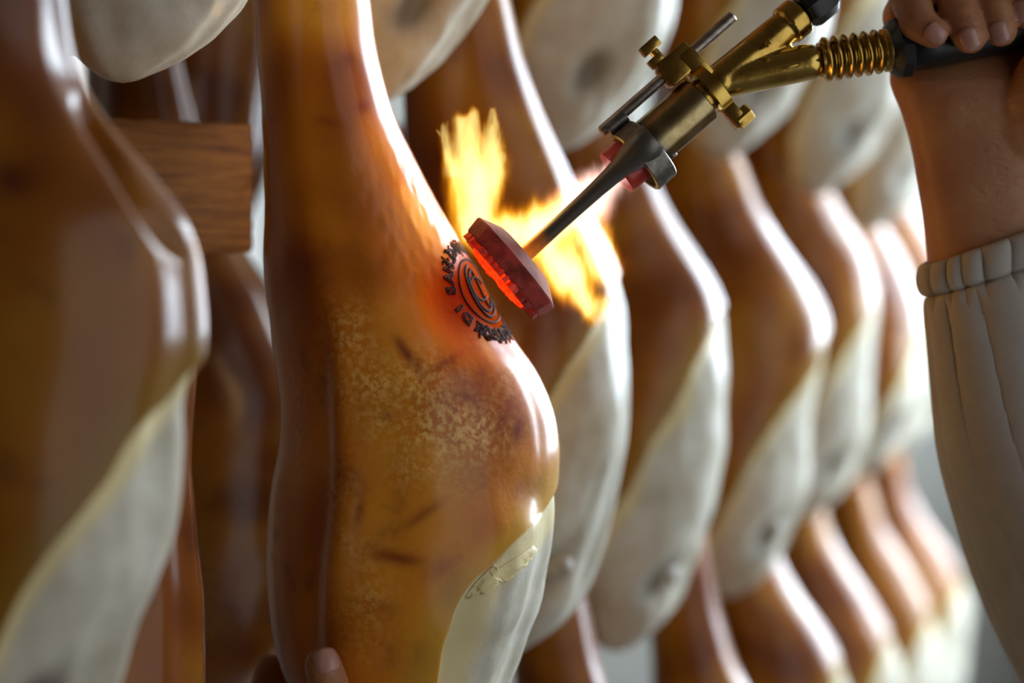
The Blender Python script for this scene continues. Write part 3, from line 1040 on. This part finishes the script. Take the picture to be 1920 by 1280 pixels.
m = MB().lathe(hc_back, rd, prof, 32)
o = m.build('iron_rod', rod_material(), T, sharp=50)
me = o.data
bm = bmesh.new()
bm.from_mesh(me)
bmesh.ops.subdivide_edges(bm, edges=[e for e in bm.edges if e.calc_length() > 0.012], cuts=8)
bm.to_mesh(me)
bm.free()
heat = me.attributes.new('hotness', 'FLOAT', 'POINT')
rdn = rd.normalized()
hb = hc_back - mouth
for i, vv in enumerate(me.vertices):
    heat.data[i].value = max(0.0, 1.0 - ((vv.co - hb).dot(rdn)) / (Lr * 0.42))
me.set_sharp_from_angle(angle=math.radians(50))

# branding head: bevelled octagonal plate with raised mirror letters
HA = Vector((0.757, 0.06, 0.634)).normalized()                 # from the face back to the rod
hx = Vector((0.66, 0, -0.75))
hx = (hx - HA * hx.dot(HA)).normalized()
hy = HA.cross(hx).normalized()
HC = hc_back - HA * (30 * PX)                                   # centre of the plate
m = MB()
R0 = 112 * PX


def octa(t, rad, n=10, rot=0.16):
    return [HC + HA * (t*PX) + (hx*math.cos(2*math.pi*(k+rot)/n) + hy*math.sin(2*math.pi*(k+rot)/n)) * rad for k in range(n)]


rings = [octa(-26, R0*0.90), octa(-24, R0*0.94), octa(8, R0*1.0), octa(30, R0*0.60), octa(31, R0*0.3)]
vs = [p for rg in rings for p in rg]
n_ = 10
fs = [(i*n_ + k, i*n_ + (k+1) % n_, (i+1)*n_ + (k+1) % n_, (i+1)*n_ + k) for i in range(len(rings)-1) for k in range(n_)]
fs.append(tuple(range(n_))[::-1])
fs.append(tuple((len(rings)-1)*n_ + k for k in range(n_)))
m.add(vs, fs)
bmh = bmesh.new()
bmh.from_mesh(m.mesh())
bmesh.ops.recalc_face_normals(bmh, faces=bmh.faces)
bmesh.ops.bevel(bmh, geom=list(bmh.edges), offset=0.0005, segments=2, affect='EDGES')
meh = bpy.data.meshes.new('head')
bmh.to_mesh(meh)
bmh.free()
HEAD = link('branding_head', meh, M_HEAD, T)
meh.set_sharp_from_angle(angle=math.radians(35))
tag(HEAD, 'red-hot faceted branding head')


def fpt(u, w, h):                                               # point on the face, h proud of it
    return HC - HA * (26*PX + h) + hx * u + hy * w


# raised central motif, glowing orange
g = MB()
def ridge(g, pts, wd, h):
    """upright wall along a path on the face"""
    n = len(pts)
    vs, fs = [], []
    for i in range(n):
        a_ = Vector(pts[max(i-1, 0)])
        b_ = Vector(pts[min(i+1, n-1)])
        tt = (b_ - a_).normalized()
        nn = Vector((-tt.y, tt.x)) * wd
        p = Vector(pts[i])
        for s_, hh in ((1, -0.0004), (0.8, h), (-0.8, h), (-1, -0.0004)):
            q = p + nn * s_
            vs.append(fpt(q.x, q.y, hh + (0.0004*math.sin(i*1.7) if hh > 0 else 0)))
    for i in range(n - 1):
        for k in range(3):
            fs.append((i*4 + k, i*4 + k + 1, i*4 + 5 + k, i*4 + 4 + k))
    fs += [(0, 1, 2, 3), tuple((n-1)*4 + k for k in (3, 2, 1, 0))]
    g.add(vs, fs)
arc = lambda rr, a, b, n=26, ex=1.0: [(rr*math.cos(t)*ex, rr*math.sin(t)) for t in np.linspace(a, b, n)]
ridge(g, arc(0.0125, 0.3, 5.2), 0.0011, 0.0042)
ridge(g, arc(0.0085, 2.0, 6.6), 0.0011, 0.0046)
ridge(g, [(-0.0165 + 0.033*t, 0.002*math.sin(6*t)) for t in np.linspace(0, 1, 14)], 0.0013, 0.0040)
ridge(g, [(-0.012 + 0.024*t, -0.006 + 0.003*math.sin(8*t)) for t in np.linspace(0, 1, 14)], 0.0011, 0.0038)
ridge(g, arc(0.0170, 0, 6.283, 48), 0.0007, 0.0030)
gm = g.build('raised_motif', M_GLOW, HEAD, sharp=30)
# raised letters round the rim (mirror-written), cooler
for i, ch in enumerate(TEXT):
    if ch == ' ': continue
    an = 2.4 + 2 * math.pi * i / len(TEXT)
    if ch not in cache: cache[ch] = glyph(ch, 0.0078)
    vs, fs = cache[ch]
    out = []
    for q in vs:
        rad = R_TXT - 0.0005 + q.y * 0.9
        u, w = rad*math.cos(an) - (-q.x)*math.sin(an), rad*math.sin(an) + (-q.x)*math.cos(an)
        out.append(fpt(u, w, 0.0026 if q.z > -0.0001 else -0.0004))
    lm = MB().add(out, fs)
    cool = (math.cos(an) > 0.35)
    lm.build('raised_letter', M_EMBER if not cool else M_HEAD, HEAD, sharp=30)

# thin carrier rod, with its boss on the collar
o = MB().lathe(ax(38, -76), ADV, [(-0.0022, 9*PX), (-0.0012, 11*PX), (325*PX, 11*PX), (328*PX, 8*PX)], 24).build('carrier_rod', M_STEEL, T, sharp=35)
MB().lathe(ax(40, -70), ADV, [(0, 14*PX), (44*PX, 14*PX)], 24).build('collar_boss', M_ROD, T, sharp=35)
# clamp block
m = MB()
m.box(ax(222, -76), ADV * (36*PX), SIDE * (26*PX), FRNT * (24*PX), 0.0012)
m.box(ax(196, -74), ADV * (14*PX), SIDE * (20*PX), FRNT * (21*PX), 0.0010)
m.box(ax(246, -52), ADV * (16*PX), SIDE * (34*PX), FRNT * (26*PX), 0.0010)
m.build('clamp_block', M_BRASS, T, sharp=35)
# strap round the neck, nut at its lower end
m = MB()
NS = 40
vs, fs = [], []
for k in range(NS + 1):
    an = math.radians(-118 + 236 * k / NS)                      # around the axis, 0 = towards the lens
    for rr, tt in ((38, 224), (50, 226), (50, 250), (38, 252)):
        vs.append(ax(tt, math.sin(an) * rr * 1.10, math.cos(an) * rr))
for k in range(NS):
    for j in range(4):
        fs.append((k*4 + j, k*4 + (j+1) % 4, k*4 + 4 + (j+1) % 4, k*4 + 4 + j))
fs += [(0, 1, 2, 3), tuple(NS*4 + j for j in (3, 2, 1, 0))]
m.add(vs, fs)
m.box(ax(238, 66, 10), ADV * (13*PX), SIDE * (24*PX), FRNT * (20*PX), 0.0012)
ST = m.build('strap', M_BRASS, T, sharp=35)
MB().lathe(ax(232, 78, 14), ADV, [(0, 19*PX), (30*PX, 19*PX), (33*PX, 16*PX)], 6).build('nut', M_BRASS, ST, sharp=20)
# square-headed clamp screw
m = MB()
m.lathe(ax(206, -96), -SIDE, [(0, 9*PX), (44*PX, 9*PX)], 20)
m.box(ax(206, -136, 0), ADV * (20*PX), SIDE * (10*PX), FRNT * (14*PX), 0.0006)
m.build('clamp_screw', M_BRASS, T, sharp=35)
MB().box(ax(196, -108, 0), ADV * (14*PX), SIDE * (9*PX), FRNT * (15*PX), 0.0006).build('lock_nut', M_BRASS, T, sharp=35)

# forked brass body
jy = ax(300)
k_end = W(1508, 22, jy.y + 0.010)
n_start = W(1537, 113, jy.y + 0.004)
n_end = W(1662, 94, jy.y + 0.008)
nd = (n_end - n_start).normalized()
kd = (k_end - ax(290)).normalized()
m = MB()
m.capsule(ax(262), k_end - kd*0.006, 35*PX, 33*PX, 28)
m.capsule(ax(268, 4), n_start - nd * 0.006, 33*PX, 35*PX, 28)
m.capsule(ax(300, 8), (k_end + n_start) / 2 - ADV * 0.016, 30*PX, 12*PX)
m.lathe(k_end - kd*0.012, kd, [(0, 39*PX), (0.009, 39*PX)], 32)
bme = m.remesh(0.0007, 8)
BODY = link('forked_body', bme, M_BRASS, T)
m = MB().lathe(W(1432, 88, jy.y) + FRNT * (36*PX), FRNT, [(-0.003, 6.5*PX), (0.0006, 6.5*PX), (0.0012, 3*PX)], 16)
m.build('rivet', M_BRASS, BODY, sharp=35)
# rib along the lower branch
q0, q1 = ax(300, 26, 20), n_start + FRNT * (30*PX) + Vector((0, 0, -0.0005))
MB().tube([q0, (q0 + q1)/2 + FRNT*0.0015, q1], [0.0006, 0.0011, 0.0009], 8).build('rib', M_BRASS, BODY)
# control knob, black, faceted
m = MB()
kp = [(0.0, 30*PX), (0.0015, 37*PX), (0.004, 41*PX), (0.014, 40*PX), (0.016, 36*PX)]
m.lathe(k_end - kd*0.001, kd, kp, 8)
m.build('control_knob', M_BLACK, T, sharp=25)
# ribbed hose nipple
prof = [(0, 33*PX)]
Ln = (n_end - n_start).length
for k in range(6):
    b0 = Ln * (0.04 + 0.15 * k)
    w_ = Ln * 0.15
    prof += [(b0, 33*PX), (b0 + w_*0.12, 39*PX), (b0 + w_*0.30, 43*PX), (b0 + w_*0.50, 42*PX), (b0 + w_*0.66, 36*PX), (b0 + w_*0.8, 33*PX)]
prof += [(Ln*0.955, 41*PX), (Ln*1.02, 41*PX)]
MB().lathe(n_start, nd, prof, 48).build('ribbed_nipple', M_BRASS, T, sharp=60)
# black ferrule and grip
h_end = W(2040, 30, 0.030)
f0 = n_end - nd * 0.001
hd = (h_end - f0).normalized()
MB().lathe(f0, hd, [(-0.001, 30*PX), (0.001, 40*PX), (0.005, 58*PX), (0.0092, 61*PX), (0.0105, 58*PX), (0.0105, 40*PX)], 10).build('ferrule', M_BLACK, T, sharp=25)
GR = MB().lathe(f0 + hd*0.010, hd, [(0, 43*PX), (0.001, 48*PX), (0.012, 49*PX), (0.03, 46*PX), (0.05, 44*PX), (0.08, 42*PX), (0.10, 40*PX), (0.102, 34*PX)], 40).build('grip', M_BLACK, T, sharp=50)
g0 = f0 + hd * 0.010


def grip_at(px):
    """grip axis point under photograph column px"""
    lo, hi = 0.0, 0.12
    for _ in range(40):
        t = (lo + hi) / 2
        p = g0 + hd * t
        if 960 + p.x / (p.y + CAMD) * FPX < px: lo = t
        else: hi = t
    return g0 + hd * lo


# ------------------------------------------------------------------ flame
FB = W(960, 470, 0.004)
caps = [  # x, y, r -> x, y, r (photograph pixels), depth
    ((1150, 329, 46), (1090, 385, 66), 0.002), ((1090, 385, 62), (1000, 440, 74), 0.010), ((1000, 440, 74), (900, 430, 56), 0.014),
    ((893, 420, 62), (892, 345, 68), 0.014), ((892, 345, 68), (872, 230, 30), 0.014), ((915, 335, 50), (925, 205, 12), 0.014), ((858, 320, 38), (832, 245, 12), 0.014),
    ((850, 280, 20), (822, 255, 8), 0.014), ((925, 330, 34), (938, 290, 12), 0.014),
    ((1030, 470, 66), (1075, 520, 64), 0.022), ((1075, 520, 64), (1110, 575, 40), 0.024), ((1090, 430, 56), (1140, 500, 46), 0.028),
]
m = MB()
for (a, b, yy) in caps:
    m.capsule(W(a[0], a[1], yy), W(b[0], b[1], yy), a[2]*1.35*PX, b[2]*1.35*PX, 20)
fme = m.remesh(0.002, 4)


def flame_material():
    t = NT('burning_gas')
    t.t.nodes.remove(t.b)
    tc = t.n('ShaderNodeTexCoord').outputs['Object']
    # ragged edges: the coordinates are stirred by noise, more so upwards
    st = t.n('ShaderNodeMapping', {'Vector': tc, 'Scale': (1, 1, 0.30)}).outputs[0]
    nz = t.n('ShaderNodeTexNoise', {'Vector': st, 'Scale': 95, 'Detail': 3.0, 'Roughness': 0.6})
    off = t.n('ShaderNodeVectorMath', {0: nz.outputs['Color'], 1: (0.5, 0.5, 0.5)}, operation='SUBTRACT').outputs[0]
    off = t.n('ShaderNodeVectorMath', {0: off, 1: (0.024, 0.016, 0.024)}, operation='MULTIPLY').outputs[0]
    pos = t.n('ShaderNodeVectorMath', {0: tc, 1: off}, operation='ADD').outputs[0]
    best = None
    for (a, b, yy) in caps:
        pa_, pb_ = W(a[0], a[1], yy) - FB, W(b[0], b[1], yy) - FB
        ba = pb_ - pa_
        pv = t.n('ShaderNodeVectorMath', {0: pos, 1: tuple(pa_)}, operation='SUBTRACT').outputs[0]
        dt = t.n('ShaderNodeVectorMath', {0: pv, 1: tuple(ba / ba.length_squared)}, operation='DOT_PRODUCT').outputs['Value']
        h = t.math('ADD', dt, 0.0, clamp=True)
        sc = t.n('ShaderNodeVectorMath', {0: tuple(ba)}, operation='SCALE')
        t.set(sc.inputs['Scale'], h)
        dv = t.n('ShaderNodeVectorMath', {0: pv, 1: sc.outputs[0]}, operation='SUBTRACT').outputs[0]
        ln = t.n('ShaderNodeVectorMath', {0: dv}, operation='LENGTH').outputs['Value']
        rad = t.math('MULTIPLY_ADD', h, (b[2] - a[2]) * PX, a[2] * PX)
        g_ = t.math('SUBTRACT', 1.0, t.math('DIVIDE', ln, rad))
        best = g_ if best is None else t.math('SMOOTH_MAX', best, g_, 0.15)
    core = t.step(best, -0.10, 0.75)
    col = t.ramp(core, [(0.0, (1.0, 0.14, 0.0)), (0.30, (1.0, 0.27, 0.003)), (0.62, (1.0, 0.47, 0.02)), (0.98, (1.0, 0.78, 0.26))])
    # near the burner mouth the gas burns pinkish white
    mv = mouth - FB
    dn = t.n('ShaderNodeVectorMath', {0: tc, 1: tuple(mv)}, operation='DISTANCE').outputs['Value']
    col = t.mix(t.math('SUBTRACT', 1.0, t.step(dn, 0.010, 0.045)), col, (1.0, 0.62, 0.55))
    st2 = t.math('MULTIPLY', t.math('POWER', core, 2.0), 300.0)
    em = t.n('ShaderNodeEmission', {'Color': col, 'Strength': st2})
    t.t.links.new(em.outputs[0], t.out.inputs['Volume'])
    t.m.cycles.volume_step_rate = 0.55
    return t.m


FL = link('flame', fme, flame_material(), None, True, FB)
tag(FL, 'yellow and orange gas flame licking up behind the branding head', 'flame')
for nm, p, en in (('flame_glow', W(890, 330, 0.012), 0.10), ('flame_glow', W(1040, 470, 0.016), 0.10)):
    l = bpy.data.lights.new(nm, 'POINT')
    l.energy, l.color, l.shadow_soft_size = en, (1.0, 0.50, 0.12), 0.015
    o = bpy.data.objects.new(nm, l)
    o.location = p - FB
    COL.objects.link(o)
    o.parent = FL

# ------------------------------------------------------------------ the worker's hands
PERS = root('person', W(1850, 700, 0.03), 'worker in a white elasticated sleeve gripping the burner and steadying the ham', 'person')


def loft(m, rows_, seg=40):
    """rows_: (py, left px, right px, y centre, half depth)"""
    vs, fs = [], []
    for (py, l, rgt, y, hd_) in rows_:
        a, b = W(l, py, y), W(rgt, py, y)
        for k in range(seg):
            an = 2*math.pi*k/seg
            ca, sa = math.cos(an), math.sin(an)
            ca = math.copysign(abs(ca)**0.85, ca)
            sa = math.copysign(abs(sa)**0.85, sa)
            vs.append(Vector(((a.x+b.x)/2 + (b.x-a.x)/2*ca, y - hd_*sa, a.z)))
    n = len(rows_)
    for i in range(n-1):
        for k in range(seg):
            k2 = (k+1) % seg
            fs.append((i*seg+k, (i+1)*seg+k, (i+1)*seg+k2, i*seg+k2))
    fs.append(tuple(range(seg)))
    fs.append(tuple((n-1)*seg+k for k in range(seg))[::-1])
    m.add(vs, fs)


m = MB()
YH = grip_at(1800).y
arm_rows = [(40, 1700, 1985, YH + 0.026, 0.010), (110, 1674, 2010, YH + 0.022, 0.014), (150, 1668, 2012, YH + 0.018, 0.019), (200, 1686, 2005, YH + 0.018, 0.021), (240, 1700, 1992, YH + 0.019, 0.021),
            (290, 1712, 1978, YH + 0.020, 0.0205), (350, 1722, 1968, YH + 0.021, 0.020), (420, 1733, 1972, YH + 0.023, 0.021), (500, 1742, 1988, YH + 0.025, 0.023),
            (650, 1775, 2020, YH + 0.030, 0.025), (850, 1815, 2075, YH + 0.036, 0.028), (1100, 1890, 2190, YH + 0.044, 0.032), (1400, 2040, 2360, YH + 0.05, 0.034)]
ry = np.array([r_[0] for r_ in arm_rows], float)
ys = np.linspace(ry[0], ry[-1], 60)
cols = [spline(ry, [r_[k] for r_ in arm_rows], ys) for k in range(1, 5)]
loft(m, list(zip(ys, *cols)))
# fleshy pads at the base of palm and thumb
m.ball(W(1925, 215, YH + 0.012), 0.026, (1.05, 0.66, 1.10))
m.ball(W(1790, 205, YH + 0.013), 0.020, (0.95, 0.78, 1.2))
m.capsule(W(1940, 190, YH + 0.004), W(1985, 90, YH - 0.008), 0.0165, 0.012)
m.capsule(W(1985, 90, YH - 0.008), W(2000, -10, YH - 0.018), 0.012, 0.0105)
m.capsule(W(2000, -10, YH - 0.018), W(1990, -90, YH - 0.020), 0.0105, 0.008)
palm = m
# fingers: knuckle behind the grip, over the top, tip down the near side
fingers = [((1705, 1712, 1748), 60, 0.0090, 50), ((1788, 1790, 1818), 68, 0.0096, 58), ((1858, 1852, 1876), 56, 0.0094, 50), ((1925, 1915, 1926), 26, 0.0088, 40)]
tips = []
for (x0, x1, x2), yt, rr, _ in fingers:
    gx = grip_at(x1)
    R = 46 * PX
    base = W(x0 + 14, 70, YH + 0.026)
    k1 = gx + Vector((-0.002, R + rr*0.9 - 0.004, R*0.6 + 0.008))
    k2 = gx + Vector((-0.001, 0.000, R + rr*1.15))
    k3 = gx + Vector((0.0, -R*0.80 - rr*0.55, R*0.62 + 0.002))
    tp = W(x2, yt, gx.y - R - rr*0.72)
    m.capsule(base, k1, rr*1.2, rr*1.15, 18)
    m.capsule(k1, k2, rr*1.15, rr*1.06, 18)
    m.capsule(k2, k3, rr*1.06, rr*0.98, 18)
    m.capsule(k3, tp, rr*0.98, rr*0.86, 18)
    tips.append((tp, (tp - k3).normalized(), rr, x2, yt))
hme = m.remesh(0.0011, 14, 0.5)
HAND = link('hand', hme, M_SKIN, PERS)
tag(HAND, 'bare right hand and wrist')
hb_ = bvh_of(HAND)
EYEP = Vector((0, -CAMD, EYE))


def nail(bv, aim, down, w_, l_, parent):
    """a curved nail plate resting on the finger"""
    r_ = bv.ray_cast(EYEP, (aim - EYEP).normalized())
    if r_[0] is None: return
    c, n = r_[0], (r_[1] + Vector((0, -0.6, 0))).normalized()
    dn = (down - n * down.dot(n)).normalized()
    sd = n.cross(dn)
    vs, idx, fs = [], {}, []
    K = 9
    for i in range(K):
        for j in range(K):
            a, b = -1 + 2*i/(K-1), -1 + 2*j/(K-1)
            # squircle mapping
            u = a * math.sqrt(1 - 0.40*b*b)
            v_ = b * math.sqrt(1 - 0.30*a*a)
            p = c + sd*(u*w_) + dn*(v_*l_)
            q = bv.ray_cast(p + n*0.01, -n)
            base = q[0] if q[0] is not None else p
            base = base * 0.5 + (p - n * (abs(u)**2 * w_ * 0.45)) * 0.5
            vs.append(base + n*(0.0007 - 0.0009 * (abs(u)**4 + max(0, -v_)**4)))
    for i in range(K-1):
        for j in range(K-1):
            fs.append((i*K+j, (i+1)*K+j, (i+1)*K+j+1, i*K+j+1))
    n0 = len(vs)
    me = me_from(vs, fs)
    o = link('fingernail', me, M_NAIL, parent)
    sm = o.modifiers.new('thick', 'SOLIDIFY')
    sm.thickness = 0.0006
    sm.offset = 0


for (tp, dn, rr, x2, yt), (nx, ny) in zip(tips, ((1755, 62), (1818, 74), (1874, 62), (1912, 22))):
    nail(hb_, W(nx, ny, tp.y - rr), dn, rr*0.50, rr*0.56, HAND)

# sleeve: gathered elastic cuff widening down the forearm
sl_rows = [(0.00, 1729, 2000, 0.0265), (0.02, 1729, 2002, 0.0272), (0.06, 1734, 2000, 0.0265), (0.075, 1738, 2000, 0.0262), (0.10, 1738, 2010, 0.029), (0.18, 1742, 2040, 0.034),
           (0.30, 1748, 2075, 0.038), (0.45, 1762, 2120, 0.042), (0.62, 1800, 2185, 0.046), (0.80, 1850, 2260, 0.050), (1.0, 1925, 2360, 0.054), (1.15, 1990, 2440, 0.056)]
sq = np.array([r_[0] for r_ in sl_rows])
NSR, NSS = 190, 360
qs = np.concatenate([np.linspace(0, 0.12, 70), np.linspace(0.122, 1.15, NSR - 70)])
sl = spline(sq, [r_[1] for r_ in sl_rows], qs)
sr = spline(sq, [r_[2] for r_ in sl_rows], qs)
sh = spline(sq, [r_[3] for r_ in sl_rows], qs)
th = np.linspace(0, 2*math.pi, NSS, endpoint=False)
rng = np.random.RandomState(4)
# gathers: folds of uneven width round the cuff
def gathers(n, seed):
    r_ = np.random.RandomState(seed)
    w_ = r_.uniform(0.6, 1.5, n)
    e = np.concatenate([[0], np.cumsum(w_)]) / w_.sum() * 2*math.pi
    out = np.zeros_like(th)
    for i in range(n):
        f = (th - e[i]) / (e[i+1] - e[i])
        k = (f >= 0) & (f < 1)
        out[k] = np.abs(np.sin(np.pi * f[k])) ** 0.45
    return out
ga = gathers(16, 8)
gb = gathers(13, 5)
vs, fs = [], []
for i, q in enumerate(qs):
    pyl = 500 + q * 780
    tilt = 0.36 * max(0.0, 1 - q / 0.9)
    ycen = YH + 0.024 + 0.03 * q
    la, lb = W(sl[i], pyl, ycen), W(sr[i], pyl, ycen)
    band = 1.0 if q < 0.072 else 0.0
    amp = 0.0040
    fade = 1.0 if q < 0.072 else max(0.25, 1 - (q - 0.072) / 0.55)
    seam = -0.0030 * math.exp(-((q - 0.073) / 0.006) ** 2) - 0.0016 * math.exp(-((q - 0.0) / 0.003) ** 2)
    puff = 0.0012 * math.sin(min(q / 0.072, 1) * math.pi)
    for k in range(NSS):
        ca, sa = math.cos(th[k]), math.sin(th[k])
        g1 = ga[k] if q < 0.072 else ga[k] * max(0, 1 - (q - 0.072) / 0.05) + gb[(k + int(14 * q)) % NSS] * min(1, (q - 0.072) / 0.05)
        e = (g1 - 0.8) * amp * fade + seam + puff + 0.0012 * math.sin(3*th[k] + 5*q) * min(1, q * 3)
        hx_ = (lb.x - la.x) / 2 + e
        hy_ = sh[i] + e
        x = (la.x + lb.x) / 2 + hx_ * ca
        z = la.z + (x - la.x) * tilt
        vs.append(Vector((x, ycen - hy_ * sa, z)))
n = len(qs)
for i in range(n-1):
    for k in range(NSS):
        k2 = (k+1) % NSS
        fs.append((i*NSS+k, (i+1)*NSS+k, (i+1)*NSS+k2, i*NSS+k2))
sme = me_from(vs, fs)
SL = link('sleeve', sme, M_CLOTH, PERS)
sm = SL.modifiers.new('thick', 'SOLIDIFY')
sm.thickness = 0.0012
sm.offset = -1
tag(SL, 'off-white gathered cotton sleeve')

# left hand steadying the ham from below: thumb in front, fingers behind
bvm = bvh
m = MB()
def surf(px, py, off):
    r_ = bvm.ray_cast(EYEP, (W(px, py, 0) - EYEP).normalized())
    return r_[0] + r_[1] * off if r_[0] is not None else W(px, py, 0)
t0 = surf(625, 1241, 0.0075)
t1 = surf(641, 1262, 0.010) + Vector((0.0005, 0, -0.012))
t2 = W(662, 1390, t1.y - 0.006)
t3 = W(600, 1520, t1.y + 0.01)
m.capsule(t0, t1, 0.0086, 0.0098, 20)
m.capsule(t1, t2, 0.0098, 0.0115, 20)
m.capsule(t2, t3, 0.0115, 0.017, 20)
pc = W(530, 1600, 0.03)
m.capsule(t3, pc, 0.020, 0.026)
for (fx, fy, yy, r_) in ((512, 1258, 0.062, 0.0088), (500, 1330, 0.085, 0.0092), (490, 1400, 0.10, 0.0092), (480, 1470, 0.11, 0.0085)):
    b = W(470, fy + 150, 0.055)
    m.capsule(pc + Vector((0, 0.01, 0)), b, 0.02, 0.011)
    m.capsule(b, W(fx, fy, yy), 0.0105, r_)
m.capsule(pc, W(500, 1800, 0.03), 0.028, 0.026)
m.capsule(W(500, 1800, 0.03), W(480, 2200, 0.0), 0.026, 0.036)
lme = m.remesh(0.0011, 5, 0.5)
LH = link('hand', lme, M_SKIN, PERS)
tag(LH, 'bare left hand, thumb pressed on the ham')
nail(bvh_of(LH), W(611, 1237, t0.y - 0.008), (t0 - t1), 0.0062, 0.0058, LH)

for mt in bpy.data.materials:          # faintly hot metal is found by rays alone; only the glowing motif is sampled as a light
    if mt.name != 'glowing_iron':
        mt.cycles.emission_sampling = 'NONE'
# tidy helper properties
for o in bpy.data.objects:
    if '_base' in o.keys(): del o['_base']
